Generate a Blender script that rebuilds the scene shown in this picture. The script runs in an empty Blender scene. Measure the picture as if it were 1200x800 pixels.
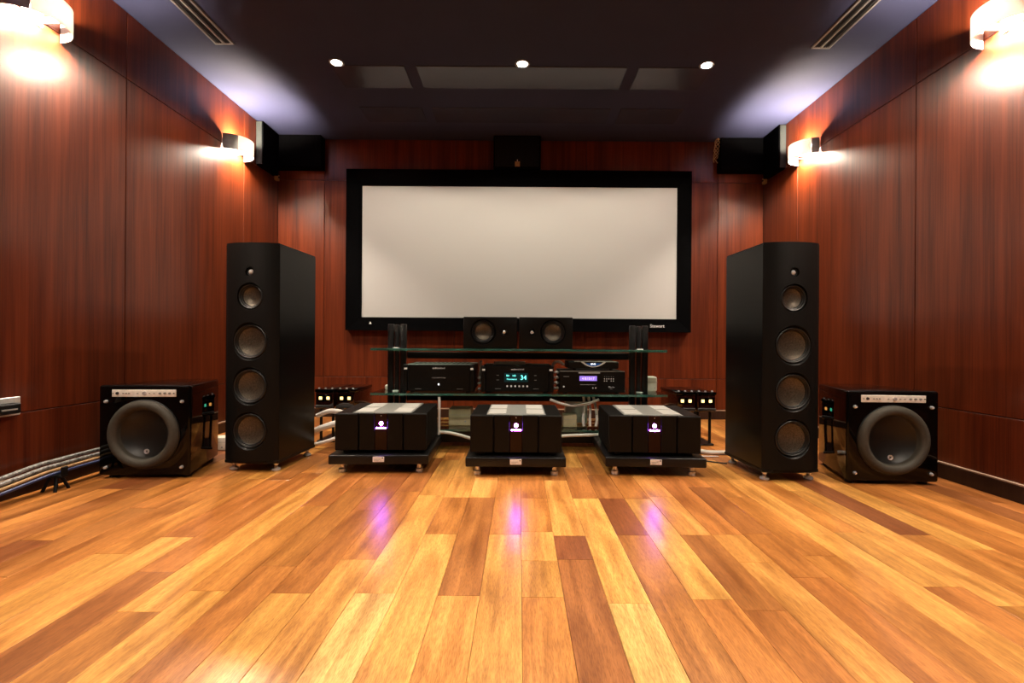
import bpy, bmesh, math, random
from mathutils import Vector, Matrix
PI = math.pi
random.seed(7)
scene = bpy.context.scene
C = scene.collection

# ------------------------------------------------------------------ camera, world, exposure
cam_d = bpy.data.cameras.new('camera')
cam_d.sensor_width = 36.0
cam_d.lens = 560.0 / 1200.0 * 36.0
cam_d.shift_x = -9.0 / 1200.0
cam_d.clip_start = 0.02
cam = bpy.data.objects.new('camera', cam_d)
C.objects.link(cam)
cam.location = (0, 0, 0.71)
cam.rotation_euler = (math.radians(90), math.radians(-0.4), 0)
scene.camera = cam

world = bpy.data.worlds.new('world')
scene.world = world
world.use_nodes = True
world.node_tree.nodes['Background'].inputs[0].default_value = (0.02, 0.018, 0.02, 1)
world.node_tree.nodes['Background'].inputs[1].default_value = 0.2

vs = scene.view_settings
vs.view_transform = 'Standard'
vs.look = 'None'
vs.gamma = 1.0
vs.use_curve_mapping = False
vs.exposure = 0.0

SCONCE_E = 6400.0        # emission of a sconce lamp tube
DOWN_W = 106.0            # watts of a ceiling downlight
DOWN_NEAR_W = 78.0       # watts of the unseen row added nearer the viewer to light the floor

# ------------------------------------------------------------------ room measures (metres)
W = 2.26; YB = 4.447; YR = -2.6; ZC = 2.58

# ------------------------------------------------------------------ materials
MATS = {}
def nodes_of(m):
    m.use_nodes = True
    nt = m.node_tree
    return nt, nt.nodes, nt.links, nt.nodes['Principled BSDF']

def mat(name, col, rough=0.5, metal=0.0, coat=0.0, coat_r=0.05, noise=0.0, nscale=40.0,
        emit=None, estr=0.0, trans=0.0, ior=1.45, bump=0.0, stretch=(1, 1, 1), spec=0.5):
    m = bpy.data.materials.new(name)
    nt, N, L, b = nodes_of(m)
    b.inputs['Base Color'].default_value = (*col, 1)
    b.inputs['Roughness'].default_value = rough
    b.inputs['Metallic'].default_value = metal
    b.inputs['Coat Weight'].default_value = coat
    b.inputs['Coat Roughness'].default_value = coat_r
    b.inputs['Transmission Weight'].default_value = trans
    b.inputs['IOR'].default_value = ior
    b.inputs['Specular IOR Level'].default_value = spec
    if emit:
        b.inputs['Emission Color'].default_value = (*emit, 1)
        b.inputs['Emission Strength'].default_value = estr
    if noise > 0 or bump > 0:
        tc = N.new('ShaderNodeTexCoord'); mp = N.new('ShaderNodeMapping')
        mp.inputs['Scale'].default_value = stretch
        nz = N.new('ShaderNodeTexNoise'); nz.inputs['Scale'].default_value = nscale
        nz.inputs['Detail'].default_value = 4
        L.new(tc.outputs['Object'], mp.inputs['Vector']); L.new(mp.outputs[0], nz.inputs['Vector'])
        if noise > 0:
            r = N.new('ShaderNodeValToRGB')
            lo = tuple(max(0, c * (1 - noise)) for c in col); hi = tuple(min(1, c * (1 + noise)) for c in col)
            r.color_ramp.elements[0].position = 0.3; r.color_ramp.elements[1].position = 0.7
            r.color_ramp.elements[0].color = (*lo, 1); r.color_ramp.elements[1].color = (*hi, 1)
            L.new(nz.outputs['Fac'], r.inputs[0]); L.new(r.outputs[0], b.inputs['Base Color'])
        if bump > 0:
            bp = N.new('ShaderNodeBump'); bp.inputs['Strength'].default_value = bump
            bp.inputs['Distance'].default_value = 0.002
            L.new(nz.outputs['Fac'], bp.inputs['Height']); L.new(bp.outputs[0], b.inputs['Normal'])
    MATS[name] = m
    return m

def wood_wall(name, dark, light, rough, coat):
    m = bpy.data.materials.new(name)
    nt, N, L, b = nodes_of(m)
    geo = N.new('ShaderNodeNewGeometry')
    oi = N.new('ShaderNodeObjectInfo')
    off = N.new('ShaderNodeVectorMath'); off.operation = 'SCALE'; off.inputs[0].default_value = (3.1, 3.7, 5.3)
    L.new(oi.outputs['Random'], off.inputs['Scale'])
    add = N.new('ShaderNodeVectorMath'); add.operation = 'ADD'
    L.new(geo.outputs['Position'], add.inputs[0]); L.new(off.outputs[0], add.inputs[1])
    def nz(sc, scale, det, rgh=0.55):
        mp = N.new('ShaderNodeMapping'); mp.inputs['Scale'].default_value = sc
        n = N.new('ShaderNodeTexNoise'); n.inputs['Scale'].default_value = scale
        n.inputs['Detail'].default_value = det; n.inputs['Roughness'].default_value = rgh
        L.new(add.outputs[0], mp.inputs['Vector']); L.new(mp.outputs[0], n.inputs['Vector'])
        return n
    broad = nz((9, 9, 0.5), 1.0, 5)
    fine = nz((130, 130, 2.2), 1.0, 4, 0.6)
    mid = nz((32, 32, 1.0), 1.0, 3)
    mx = N.new('ShaderNodeMix'); mx.data_type = 'FLOAT'; mx.inputs['Factor'].default_value = 0.42
    L.new(broad.outputs['Fac'], mx.inputs['A']); L.new(fine.outputs['Fac'], mx.inputs['B'])
    mx2 = N.new('ShaderNodeMix'); mx2.data_type = 'FLOAT'; mx2.inputs['Factor'].default_value = 0.3
    L.new(mx.outputs['Result'], mx2.inputs['A']); L.new(mid.outputs['Fac'], mx2.inputs['B'])
    r = N.new('ShaderNodeValToRGB')
    r.color_ramp.elements[0].position = 0.36; r.color_ramp.elements[1].position = 0.64
    r.color_ramp.elements[0].color = (*dark, 1); r.color_ramp.elements[1].color = (*light, 1)
    L.new(mx2.outputs['Result'], r.inputs[0]); L.new(r.outputs[0], b.inputs['Base Color'])
    b.inputs['Roughness'].default_value = rough
    b.inputs['Specular IOR Level'].default_value = 0.12
    b.inputs['Coat Weight'].default_value = coat; b.inputs['Coat Roughness'].default_value = 0.22
    bp = N.new('ShaderNodeBump'); bp.inputs['Strength'].default_value = 0.12; bp.inputs['Distance'].default_value = 0.001
    L.new(fine.outputs['Fac'], bp.inputs['Height']); L.new(bp.outputs[0], b.inputs['Normal'])
    L.new(bp.outputs[0], b.inputs['Coat Normal'])
    MATS[name] = m
    return m

def wood_floor(name):
    m = bpy.data.materials.new(name)
    nt, N, L, b = nodes_of(m)
    geo = N.new('ShaderNodeNewGeometry'); oi = N.new('ShaderNodeObjectInfo')
    off = N.new('ShaderNodeVectorMath'); off.operation = 'SCALE'; off.inputs[0].default_value = (7.1, 13.7, 3.3)
    L.new(oi.outputs['Random'], off.inputs['Scale'])
    add = N.new('ShaderNodeVectorMath'); add.operation = 'ADD'
    L.new(geo.outputs['Position'], add.inputs[0]); L.new(off.outputs[0], add.inputs[1])
    def nz(sc, det, rgh=0.55, dist=0.0):
        mp = N.new('ShaderNodeMapping'); mp.inputs['Scale'].default_value = sc
        n = N.new('ShaderNodeTexNoise'); n.inputs['Scale'].default_value = 1.0
        n.inputs['Detail'].default_value = det; n.inputs['Roughness'].default_value = rgh
        n.inputs['Distortion'].default_value = dist
        L.new(add.outputs[0], mp.inputs['Vector']); L.new(mp.outputs[0], n.inputs['Vector'])
        return n
    streak = nz((34, 1.7, 1), 5, 0.6, 0.6)
    pores = nz((460, 42, 1), 3, 0.6)
    blot = nz((11, 2.6, 1), 4, 0.55, 0.7)
    def ramp(src, p0, p1, c0, c1):
        r = N.new('ShaderNodeValToRGB')
        r.color_ramp.elements[0].position = p0; r.color_ramp.elements[1].position = p1
        r.color_ramp.elements[0].color = (*c0, 1); r.color_ramp.elements[1].color = (*c1, 1)
        L.new(src.outputs['Fac'], r.inputs[0]); return r
    r1 = ramp(streak, 0.34, 0.62, (0.70, 0.62, 0.52), (1.10, 1.10, 1.12))
    r2 = ramp(pores, 0.36, 0.56, (0.72, 0.64, 0.55), (1.04, 1.04, 1.04))
    r3 = ramp(blot, 0.32, 0.66, (0.64, 0.57, 0.50), (1.16, 1.19, 1.22))
    def mul(a, bb):
        x = N.new('ShaderNodeMix'); x.data_type = 'RGBA'; x.blend_type = 'MULTIPLY'; x.inputs['Factor'].default_value = 1
        L.new(a, x.inputs['A']); L.new(bb, x.inputs['B']); return x.outputs['Result']
    c = mul(oi.outputs['Color'], r1.outputs[0]); c = mul(c, r2.outputs[0]); c = mul(c, r3.outputs[0])
    L.new(c, b.inputs['Base Color'])
    b.inputs['Roughness'].default_value = 0.29
    b.inputs['Specular IOR Level'].default_value = 0.45
    MATS[name] = m
    return m

wood_wall('mahogany', (0.040, 0.0055, 0.0014), (0.134, 0.0245, 0.0060), 0.40, 0.65)
wood_wall('base_wood', (0.018, 0.008, 0.005), (0.035, 0.016, 0.010), 0.4, 0.2)
wood_floor('floor_wood')
mat('subfloor', (0.03, 0.015, 0.006), 0.9, noise=0.2)
mat('wall_back', (0.015, 0.004, 0.002), 0.8, noise=0.2)
mat('cap', (0.30, 0.20, 0.14), 0.4, noise=0.15)
mat('ceiling', (0.028, 0.030, 0.060), 0.75, noise=0.05, nscale=3, spec=0.12)
mat('ceiling_gloss', (0.034, 0.036, 0.060), 0.25, noise=0.05, nscale=3, spec=0.4)
mat('velvet', (0.0012, 0.0012, 0.0014), 0.9, noise=0.3, nscale=300, spec=0.03)
mat('screen_cloth', (0.405, 0.405, 0.398), 0.75, noise=0.015, nscale=500)
mat('white_print', (0.75, 0.75, 0.75), 0.6, noise=0.03)
mat('dim_print', (0.28, 0.28, 0.27), 0.6, noise=0.03)
mat('black_print', (0.01, 0.01, 0.01), 0.6, noise=0.1)
mat('tower_black', (0.0040, 0.0036, 0.0032), 0.42, noise=0.1, nscale=200, spec=0.18)
mat('tower_side', (0.0022, 0.0022, 0.0022), 0.3, noise=0.1, nscale=200, spec=0.15)
mat('gloss_black', (0.0015, 0.0014, 0.0014), 0.05, noise=0.1, spec=0.3)
mat('matte_black', (0.0028, 0.0026, 0.0024), 0.55, noise=0.15, nscale=150, spec=0.2)
mat('rubber', (0.050, 0.045, 0.036), 0.6, noise=0.1, nscale=80, spec=0.2)
mat('black_rubber', (0.005, 0.0048, 0.0045), 0.45, noise=0.1, nscale=80)
mat('cone_bronze', (0.085, 0.072, 0.054), 0.36, metal=0.65, noise=0.45, nscale=160, bump=0.15)
mat('sub_cone', (0.006, 0.0056, 0.005), 0.42, noise=0.1, nscale=120)
mat('chrome', (0.80, 0.82, 0.86), 0.16, metal=0.65, noise=0.04)
mat('brushed', (0.50, 0.49, 0.46), 0.4, metal=0.25, noise=0.08, nscale=6, stretch=(1, 40, 1))
mat('plate_grey', (0.24, 0.24, 0.225), 0.38, metal=0.3, noise=0.1, nscale=6, stretch=(1, 40, 1))
mat('silver_panel', (0.72, 0.68, 0.63), 0.4, metal=0.15, noise=0.08, nscale=60)
mat('amp_black', (0.0030, 0.0024, 0.0020), 0.38, noise=0.12, nscale=8, stretch=(30, 1, 1), spec=0.2)
mat('amp_strip', (0.010, 0.0022, 0.0014), 0.2, noise=0.1, spec=0.25)
mat('stand_black', (0.0045, 0.0042, 0.004), 0.34, noise=0.1, nscale=50, spec=0.35)
mat('led_purple', (0.3, 0.2, 0.8), 0.4, emit=(0.32, 0.07, 1.0), estr=170, noise=0.02)
mat('led_white', (0.8, 0.8, 0.8), 0.4, emit=(0.9, 0.95, 1.0), estr=3, noise=0.02)
mat('display_cyan', (0.2, 0.7, 0.7), 0.4, emit=(0.16, 0.85, 0.78), estr=2.2, noise=0.02)
mat('display_cyan_back', (0.002, 0.010, 0.011), 0.15, emit=(0.02, 0.3, 0.3), estr=0.05, noise=0.02)
mat('display_purple', (0.3, 0.2, 0.7), 0.4, emit=(0.22, 0.13, 0.62), estr=1.0, noise=0.02)
mat('display_lilac', (0.7, 0.6, 0.9), 0.4, emit=(0.72, 0.62, 1.0), estr=1.2, noise=0.02)
mat('display_blue', (0.01, 0.04, 0.12), 0.2, emit=(0.02, 0.10, 0.30), estr=0.4, noise=0.02)
mat('win_amber', (0.8, 0.6, 0.3), 0.4, emit=(1.0, 0.68, 0.25), estr=2.6, noise=0.02)
mat('win_orange', (0.8, 0.4, 0.1), 0.4, emit=(1.0, 0.42, 0.10), estr=2.6, noise=0.02)
mat('win_green', (0.1, 0.7, 0.5), 0.4, emit=(0.10, 0.85, 0.50), estr=2.0, noise=0.02)
mat('box_red', (0.020, 0.0045, 0.003), 0.10, coat=0.6, noise=0.2)
mat('white_plastic', (0.72, 0.68, 0.58), 0.45, noise=0.04)
mat('white_cable', (0.74, 0.70, 0.66), 0.45, noise=0.05)
mat('beige_box', (0.42, 0.36, 0.22), 0.6, noise=0.1, nscale=12)
mat('black_cable', (0.012, 0.012, 0.013), 0.45, noise=0.2, nscale=90)
mat('blue_cable', (0.012, 0.022, 0.085), 0.4, noise=0.25, nscale=90)
mat('braid_cable', (0.15, 0.142, 0.130), 0.42, noise=0.9, nscale=70, bump=0.6)
mat('tan', (0.34, 0.20, 0.08), 0.6, noise=0.2, nscale=60)
mat('pale_edge', (0.028, 0.032, 0.029), 0.6, noise=0.1)
mat('vent_frame', (0.17, 0.155, 0.14), 0.45, noise=0.05)
mat('vent_dark', (0.006, 0.005, 0.006), 0.8, noise=0.1)
mat('sconce_metal', (0.30, 0.29, 0.27), 0.42, metal=0.6, noise=0.05)
mat('sconce_white', (0.82, 0.80, 0.77), 0.5, noise=0.02)
m = bpy.data.materials.new('frosted'); nt, N, L, b = nodes_of(m); MATS['frosted'] = m
tr = N.new('ShaderNodeBsdfTranslucent'); tr.inputs[0].default_value = (0.88, 0.86, 0.82, 1)
fz = N.new('ShaderNodeTexNoise'); fz.inputs['Scale'].default_value = 300
mxs = N.new('ShaderNodeMixShader'); b.inputs['Base Color'].default_value = (0.8, 0.79, 0.76, 1)
fm = N.new('ShaderNodeMath'); fm.operation = 'MULTIPLY_ADD'; fm.inputs[1].default_value = 0.05; fm.inputs[2].default_value = 0.8
L.new(fz.outputs['Fac'], fm.inputs[0]); L.new(fm.outputs[0], mxs.inputs['Fac'])
L.new(b.outputs[0], mxs.inputs[1]); L.new(tr.outputs[0], mxs.inputs[2]); L.new(mxs.outputs[0], N['Material Output'].inputs['Surface'])
mat('lamp_tube', (1, 1, 1), 0.5, emit=(1.0, 0.84, 0.67), estr=SCONCE_E, noise=0.01)
mat('lamp_disc', (1, 1, 1), 0.5, emit=(1.0, 0.92, 0.82), estr=60, noise=0.01)
m = bpy.data.materials.new('glass'); nt, N, L, b = nodes_of(m); MATS['glass'] = m
N.remove(b)
tp = N.new('ShaderNodeBsdfTransparent'); tp.inputs[0].default_value = (0.80, 0.93, 0.88, 1)
gl = N.new('ShaderNodeBsdfGlossy'); gl.inputs['Roughness'].default_value = 0.02
gz = N.new('ShaderNodeTexNoise'); gz.inputs['Scale'].default_value = 2.0
gr = N.new('ShaderNodeMapRange'); gr.inputs['To Min'].default_value = 0.01; gr.inputs['To Max'].default_value = 0.05
L.new(gz.outputs['Fac'], gr.inputs['Value']); L.new(gr.outputs[0], gl.inputs['Roughness'])
fr_ = N.new('ShaderNodeFresnel'); fr_.inputs['IOR'].default_value = 1.5
mxs = N.new('ShaderNodeMixShader'); L.new(fr_.outputs[0], mxs.inputs['Fac'])
L.new(tp.outputs[0], mxs.inputs[1]); L.new(gl.outputs[0], mxs.inputs[2]); L.new(mxs.outputs[0], N['Material Output'].inputs['Surface'])
mat('glass_edge', (0.07, 0.26, 0.20), 0.08, trans=0.65, ior=1.5, coat=0.6, noise=0.5, nscale=14)

# ------------------------------------------------------------------ mesh helpers
class MB:
    def __init__(self): self.bm = bmesh.new()
    def _merge(self, tmp, M=None):
        if M is not None: bmesh.ops.transform(tmp, matrix=M, verts=tmp.verts)
        me = bpy.data.meshes.new('tmp'); tmp.to_mesh(me); tmp.free()
        self.bm.from_mesh(me); bpy.data.meshes.remove(me)
        return self
    def box(self, x0, x1, y0, y1, z0, z1, bev=0.0, seg=1, M=None):
        t = bmesh.new()
        bmesh.ops.create_cube(t, size=1.0)
        for v in t.verts:
            v.co = Vector(((x0 + x1) / 2 + v.co.x * (x1 - x0), (y0 + y1) / 2 + v.co.y * (y1 - y0), (z0 + z1) / 2 + v.co.z * (z1 - z0)))
        if bev > 0:
            bmesh.ops.bevel(t, geom=list(t.edges), offset=bev, segments=seg, affect='EDGES', profile=0.5)
        return self._merge(t, M)
    def lathe(self, prof, seg=32, M=None, close=True):
        # prof: (r, h) along +Z; revolved round Z
        t = bmesh.new(); rings = []
        for r, h in prof:
            if r < 1e-6: rings.append([t.verts.new((0, 0, h))])
            else: rings.append([t.verts.new((r * math.cos(2 * PI * k / seg), r * math.sin(2 * PI * k / seg), h)) for k in range(seg)])
        for a, b in zip(rings, rings[1:]):
            for k in range(seg):
                k2 = (k + 1) % seg
                if len(a) == 1 and len(b) == 1: continue
                if len(a) == 1: t.faces.new((a[0], b[k2], b[k]))
                elif len(b) == 1: t.faces.new((a[k], a[k2], b[0]))
                else: t.faces.new((a[k], a[k2], b[k2], b[k]))
        bmesh.ops.recalc_face_normals(t, faces=t.faces)
        return self._merge(t, M)
    def cyl(self, p0, p1, r, seg=16, r2=None):
        p0 = Vector(p0); p1 = Vector(p1); d = p1 - p0
        M = Matrix.Translation(p0) @ d.to_track_quat('Z', 'Y').to_matrix().to_4x4()
        r2 = r if r2 is None else r2
        return self.lathe([(0, 0), (r, 0), (r2, d.length), (0, d.length)], seg, M)
    def prism(self, poly, z0, z1, M=None, bev=0.0):
        t = bmesh.new()
        a = [t.verts.new((x, y, z0)) for x, y in poly]; b = [t.verts.new((x, y, z1)) for x, y in poly]
        n = len(poly)
        t.faces.new(a[::-1]); t.faces.new(b)
        for i in range(n): t.faces.new((a[i], a[(i + 1) % n], b[(i + 1) % n], b[i]))
        bmesh.ops.recalc_face_normals(t, faces=t.faces)
        if bev > 0:
            es = [e for e in t.edges if abs(e.verts[0].co.z - e.verts[1].co.z) < 1e-6]
            bmesh.ops.bevel(t, geom=es, offset=bev, segments=2, affect='EDGES', profile=0.5)
        return self._merge(t, M)
    def tube(self, pts, r, seg=8, sub=6):
        P = [Vector(p) for p in pts]; path = []
        n = len(P)
        for i in range(n - 1):
            a = P[max(i - 1, 0)]; b = P[i]; c = P[i + 1]; d = P[min(i + 2, n - 1)]
            for k in range(sub):
                t = k / sub
                path.append(0.5 * ((2 * b) + (c - a) * t + (2 * a - 5 * b + 4 * c - d) * t * t + (3 * b - a - 3 * c + d) * t ** 3))
        path.append(P[-1])
        t = bmesh.new(); rings = []
        up = Vector((0.3, 0.2, 1)).normalized()
        for i, p in enumerate(path):
            d = (path[min(i + 1, len(path) - 1)] - path[max(i - 1, 0)])
            if d.length < 1e-9: d = Vector((0, 1, 0))
            d.normalize(); u = d.cross(up)
            if u.length < 1e-3: u = d.cross(Vector((1, 0, 0)))
            u.normalize(); v = d.cross(u)
            rings.append([t.verts.new(p + r * (math.cos(2 * PI * k / seg) * u + math.sin(2 * PI * k / seg) * v)) for k in range(seg)])
        for a, b in zip(rings, rings[1:]):
            for k in range(seg): t.faces.new((a[k], a[(k + 1) % seg], b[(k + 1) % seg], b[k]))
        t.faces.new(rings[0]); t.faces.new(rings[-1])
        bmesh.ops.recalc_face_normals(t, faces=t.faces)
        return self._merge(t)
    def build(self, name, m, parent=None, smooth=False, loc=None):
        me = bpy.data.meshes.new(name)
        self.bm.to_mesh(me); self.bm.free()
        me.materials.append(MATS[m] if isinstance(m, str) else m)
        o = bpy.data.objects.new(name, me); C.objects.link(o)
        if parent: o.parent = parent
        if loc: o.location = loc
        if smooth:
            for p in me.polygons: p.use_smooth = True
            try: me.set_sharp_from_angle(angle=math.radians(38))
            except Exception: pass
        return o

def B(name, m, parent, *ext, bev=0.0, seg=1):
    return MB().box(*ext, bev=bev, seg=seg).build(name, m, parent, smooth=seg > 1)

def thing(name, label, cat, loc=(0, 0, 0), rz=0.0, group=None):
    o = bpy.data.objects.new(name, None); C.objects.link(o)
    o.empty_display_size = 0.05
    o.location = loc; o.rotation_euler = (0, 0, rz)
    return tag(o, label, cat, group)
def tag(o, label, cat, group=None):
    o['label'] = label; o['category'] = cat
    if group: o['group'] = group
    return o
def copy_tree(o, parent=None):
    c = o.copy(); C.objects.link(c); c.parent = parent
    for ch in list(o.children): copy_tree(ch, c)
    return c
def struct(o): o['kind'] = 'structure'; return o
def front(x, y, z):            # frame that maps local +Z to world -Y (towards the viewer) at a point
    return Matrix.Translation((x, y, z)) @ Matrix.Rotation(math.radians(90), 4, 'X')
def text_part(name, body, size, m, parent, loc, rot=(PI / 2, 0, 0), ext=0.0004, align='CENTER'):
    cu = bpy.data.curves.new('txt', 'FONT'); cu.body = body; cu.size = size; cu.extrude = ext
    cu.align_x = align; cu.align_y = 'CENTER'; cu.resolution_u = 3
    t = bpy.data.objects.new('txt', cu); C.objects.link(t)
    dg = bpy.context.evaluated_depsgraph_get()
    me = bpy.data.meshes.new_from_object(t.evaluated_get(dg))
    bpy.data.objects.remove(t); bpy.data.curves.remove(cu)
    me.materials.clear(); me.materials.append(MATS[m])
    o = bpy.data.objects.new(name, me); C.objects.link(o); o.parent = parent
    o.location = loc; o.rotation_euler = rot
    return o
def cut(o, mb):                # boolean difference, baked
    me = bpy.data.meshes.new('cutter'); mb.bm.to_mesh(me); mb.bm.free()
    k = bpy.data.objects.new('cutter', me); C.objects.link(k)
    k.parent = o.parent
    md = o.modifiers.new('b', 'BOOLEAN'); md.operation = 'DIFFERENCE'; md.object = k; md.solver = 'EXACT'
    bpy.context.view_layer.update()
    dg = bpy.context.evaluated_depsgraph_get()
    nm = bpy.data.meshes.new_from_object(o.evaluated_get(dg))
    o.modifiers.clear(); o.data = nm
    bpy.data.objects.remove(k)
    try:
        for p in nm.polygons: p.use_smooth = True
        nm.set_sharp_from_angle(angle=math.radians(30))
    except Exception: pass

# ------------------------------------------------------------------ floor with planks
floor = struct(MB().box(-W - 0.05, W + 0.05, YR - 0.05, YB + 0.05, -0.06, -0.012).build('floor', 'subfloor'))
PW = 0.1175; P0 = 0.0107
unit = None
def plank_mesh():
    t = bmesh.new()
    bmesh.ops.create_cube(t, size=1.0)
    for v in t.verts: v.co = Vector((v.co.x * (PW - 0.0008), v.co.y, -0.0062 + v.co.z * 0.0124))
    top = [e for e in t.edges if all(v.co.z > -0.001 for v in e.verts)]
    bmesh.ops.bevel(t, geom=top, offset=0.0009, segments=1, affect='EDGES')
    me = bpy.data.meshes.new('plank'); t.to_mesh(me); t.free(); me.materials.append(MATS['floor_wood'])
    return me
unit = plank_mesh()
TONE = {'p': (0.76, 0.48, 0.155), 'l': (0.70, 0.35, 0.090), 'g': (0.64, 0.31, 0.078), 'o': (0.52, 0.215, 0.052),
        'm': (0.45, 0.180, 0.044), 'b': (0.385, 0.148, 0.040), 'd': (0.27, 0.095, 0.031)}
def plank(c, y0, y1, tone):
    o = bpy.data.objects.new('plank', unit); C.objects.link(o); o.parent = floor
    x0 = P0 + c * PW
    xa = max(x0, -W); xb = min(x0 + PW, W)
    if xb - xa < 0.01: return
    o.location = ((xa + xb) / 2, (y0 + y1) / 2, 0)
    o.scale = ((xb - xa) / PW, y1 - y0 - 0.0006, 1)
    k = random.uniform(0.9, 1.1); t = TONE[tone]
    o.color = (t[0] * k, t[1] * k * random.uniform(0.95, 1.05), t[2] * k, 1)
# planks read off the photograph: (near end, tone) runs per column, going away from the viewer
RUNS = {
 -8: [(0.7, 'g'), (1.35, 'o'), (2.05, 'm'), (2.75, 'g'), (3.5, 'o')],
 -7: [(0.7, 'o'), (1.50, 'm'), (2.30, 'o'), (3.1, 'm')],
 -6: [(0.7, 'l'), (1.34, 'm'), (2.0, 'b'), (2.70, 'o'), (3.4, 'g')],
 -5: [(0.7, 'l'), (1.55, 'o'), (2.25, 'b'), (2.9, 'g'), (3.6, 'o')],
 -4: [(0.6, 'p'), (1.343, 'l'), (2.2, 'g'), (2.85, 'o')],
 -3: [(0.6, 'l'), (1.76, 'm'), (2.17, 'g'), (2.95, 'o'), (3.6, 'g')],
 -2: [(0.6, 'g'), (1.334, 'b'), (2.17, 'l'), (2.49, 'm'), (3.3, 'g')],
 -1: [(0.7, 'l'), (1.759, 'o'), (2.50, 'o'), (3.2, 'g')],
  0: [(0.7, 'o'), (1.328, 'g'), (1.549, 'g'), (1.785, 'o'), (2.17, 'o'), (2.9, 'm')],
  1: [(0.9, 'b'), (1.56, 'd'), (1.75, 'g'), (2.45, 'o'), (3.2, 'g')],
  2: [(0.7, 'p'), (1.30, 'l'), (2.17, 'o'), (2.7, 'l'), (3.4, 'o')],
  3: [(0.7, 'm'), (1.76, 'd'), (2.17, 'b'), (2.55, 'm'), (3.2, 'g')],
  4: [(0.7, 'o'), (1.322, 'l'), (2.17, 'm'), (2.6, 'g'), (3.3, 'm')],
  5: [(0.7, 'm'), (1.27, 'b'), (1.765, 'l'), (2.20, 'g'), (2.9, 'o')],
  6: [(0.7, 'l'), (1.55, 'g'), (1.77, 'm'), (2.5, 'o'), (3.2, 'm')],
  7: [(0.7, 'o'), (1.45, 'm'), (1.78, 'b'), (2.35, 'o'), (3.1, 'g')],
  8: [(0.7, 'o'), (1.60, 'o'), (2.2, 'm'), (2.9, 'l')],
  9: [(0.7, 'g'), (1.78, 'l'), (2.9, 'm'), (3.6, 'o')],
 10: [(0.7, 'o'), (1.40, 'g'), (1.80, 'o'), (2.6, 'm')],
 11: [(0.7, 'g'), (1.30, 'l'), (2.3, 'l'), (3.0, 'o')],
 12: [(0.7, 'm'), (1.78, 'd'), (2.6, 'o'), (3.3, 'm')],
}
c = -20
while c <= 19:
    runs = RUNS.get(c)
    if not runs:
        runs = []; y = 0.7 - random.uniform(0.0, 0.3)
        while y < YB - 0.1:
            runs.append((y, random.choice('lggoooommb' if abs(c) < 14 else 'oommmbbd'))); y += random.uniform(0.55, 1.15)  # outer columns darker: light falloff towards the walls put into plank colour
    for i, (y0, tn) in enumerate(runs):
        y1 = runs[i + 1][0] if i + 1 < len(runs) else YB
        plank(c, y0, y1, tn)
    # behind the photograph's frame: one joined field per floor (see below)
    RUNS[c] = runs
    c += 1
fld = MB()
for c in range(-20, 20):
    x0 = max(P0 + c * PW, -W); x1 = min(P0 + (c + 1) * PW, W)
    if x1 - x0 < 0.01: continue
    ye = RUNS[c][0][0]; y = YR
    while y < ye - 0.01:
        y2 = min(y + random.uniform(0.6, 1.2), ye)
        if ye - y2 < 0.2: y2 = ye
        fld.box(x0 + 0.0004, x1 - 0.0004, y + 0.0003, y2 - 0.0003, -0.0124, 0.0); y = y2
fo = fld.build('plank_field', 'floor_wood', floor); fo['kind'] = 'stuff'; fo.color = (0.52, 0.23, 0.058, 1)

# ------------------------------------------------------------------ walls: backing plus veneer panels
ZR = [0.0, 0.373, 2.198, ZC]
YC = [YB, 3.90, 2.735, 1.57, 0.405, -0.76, -1.925, YR]
XC = [-W, -1.825, -0.61, 0.61, 1.835, W]
G = 0.004
def panel(parent, x0, x1, y0, y1, z0, z1):
    MB().box(x0, x1, y0, y1, z0, z1, bev=0.0018).build('panel', 'mahogany', parent)
for side, s in (('left', -1), ('right', 1)):
    xs = sorted((s * (W + 0.012), s * (W + 0.08)))
    w = struct(MB().box(xs[0], xs[1], YR - 0.05, YB + 0.05, -0.06, ZC + 0.06).build('wall_' + side, 'wall_back'))
    xp = sorted((s * W, s * (W + 0.012)))
    for i in range(len(YC) - 1):
        for j in range(3):
            panel(w, xp[0], xp[1], YC[i + 1] + G / 2, YC[i] - G / 2, ZR[j] + G / 2, ZR[j + 1] - G / 2)
    xb = sorted((s * W, s * (W - 0.016)))
    bb = struct(MB().box(xb[0], xb[1], YR, YB, 0.0, 0.078, bev=0.002).build('baseboard_' + side, 'base_wood'))
    xc = sorted((s * W, s * (W - 0.017)))
    MB().box(xc[0], xc[1], YR, YB, 0.078, 0.086, bev=0.0015).build('cap_strip', 'cap', bb)
for side, yy, s in (('back', YB, 1), ('rear', YR, -1)):
    ys = sorted((yy + s * 0.012, yy + s * 0.08))
    w = struct(MB().box(-W - 0.05, W + 0.05, ys[0], ys[1], -0.06, ZC + 0.06).build('wall_' + side, 'wall_back'))
    yp = sorted((yy, yy + s * 0.012))
    for i in range(len(XC) - 1):
        for j in range(3):
            panel(w, XC[i] + G / 2, XC[i + 1] - G / 2, yp[0], yp[1], ZR[j] + G / 2, ZR[j + 1] - G / 2)
bb = struct(MB().box(-W + 0.017, W - 0.017, YB - 0.016, YB, 0, 0.078, bev=0.002).build('baseboard_back', 'base_wood'))
MB().box(-W + 0.017, W - 0.017, YB - 0.017, YB, 0.078, 0.086, bev=0.0015).build('cap_strip', 'cap', bb)

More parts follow.
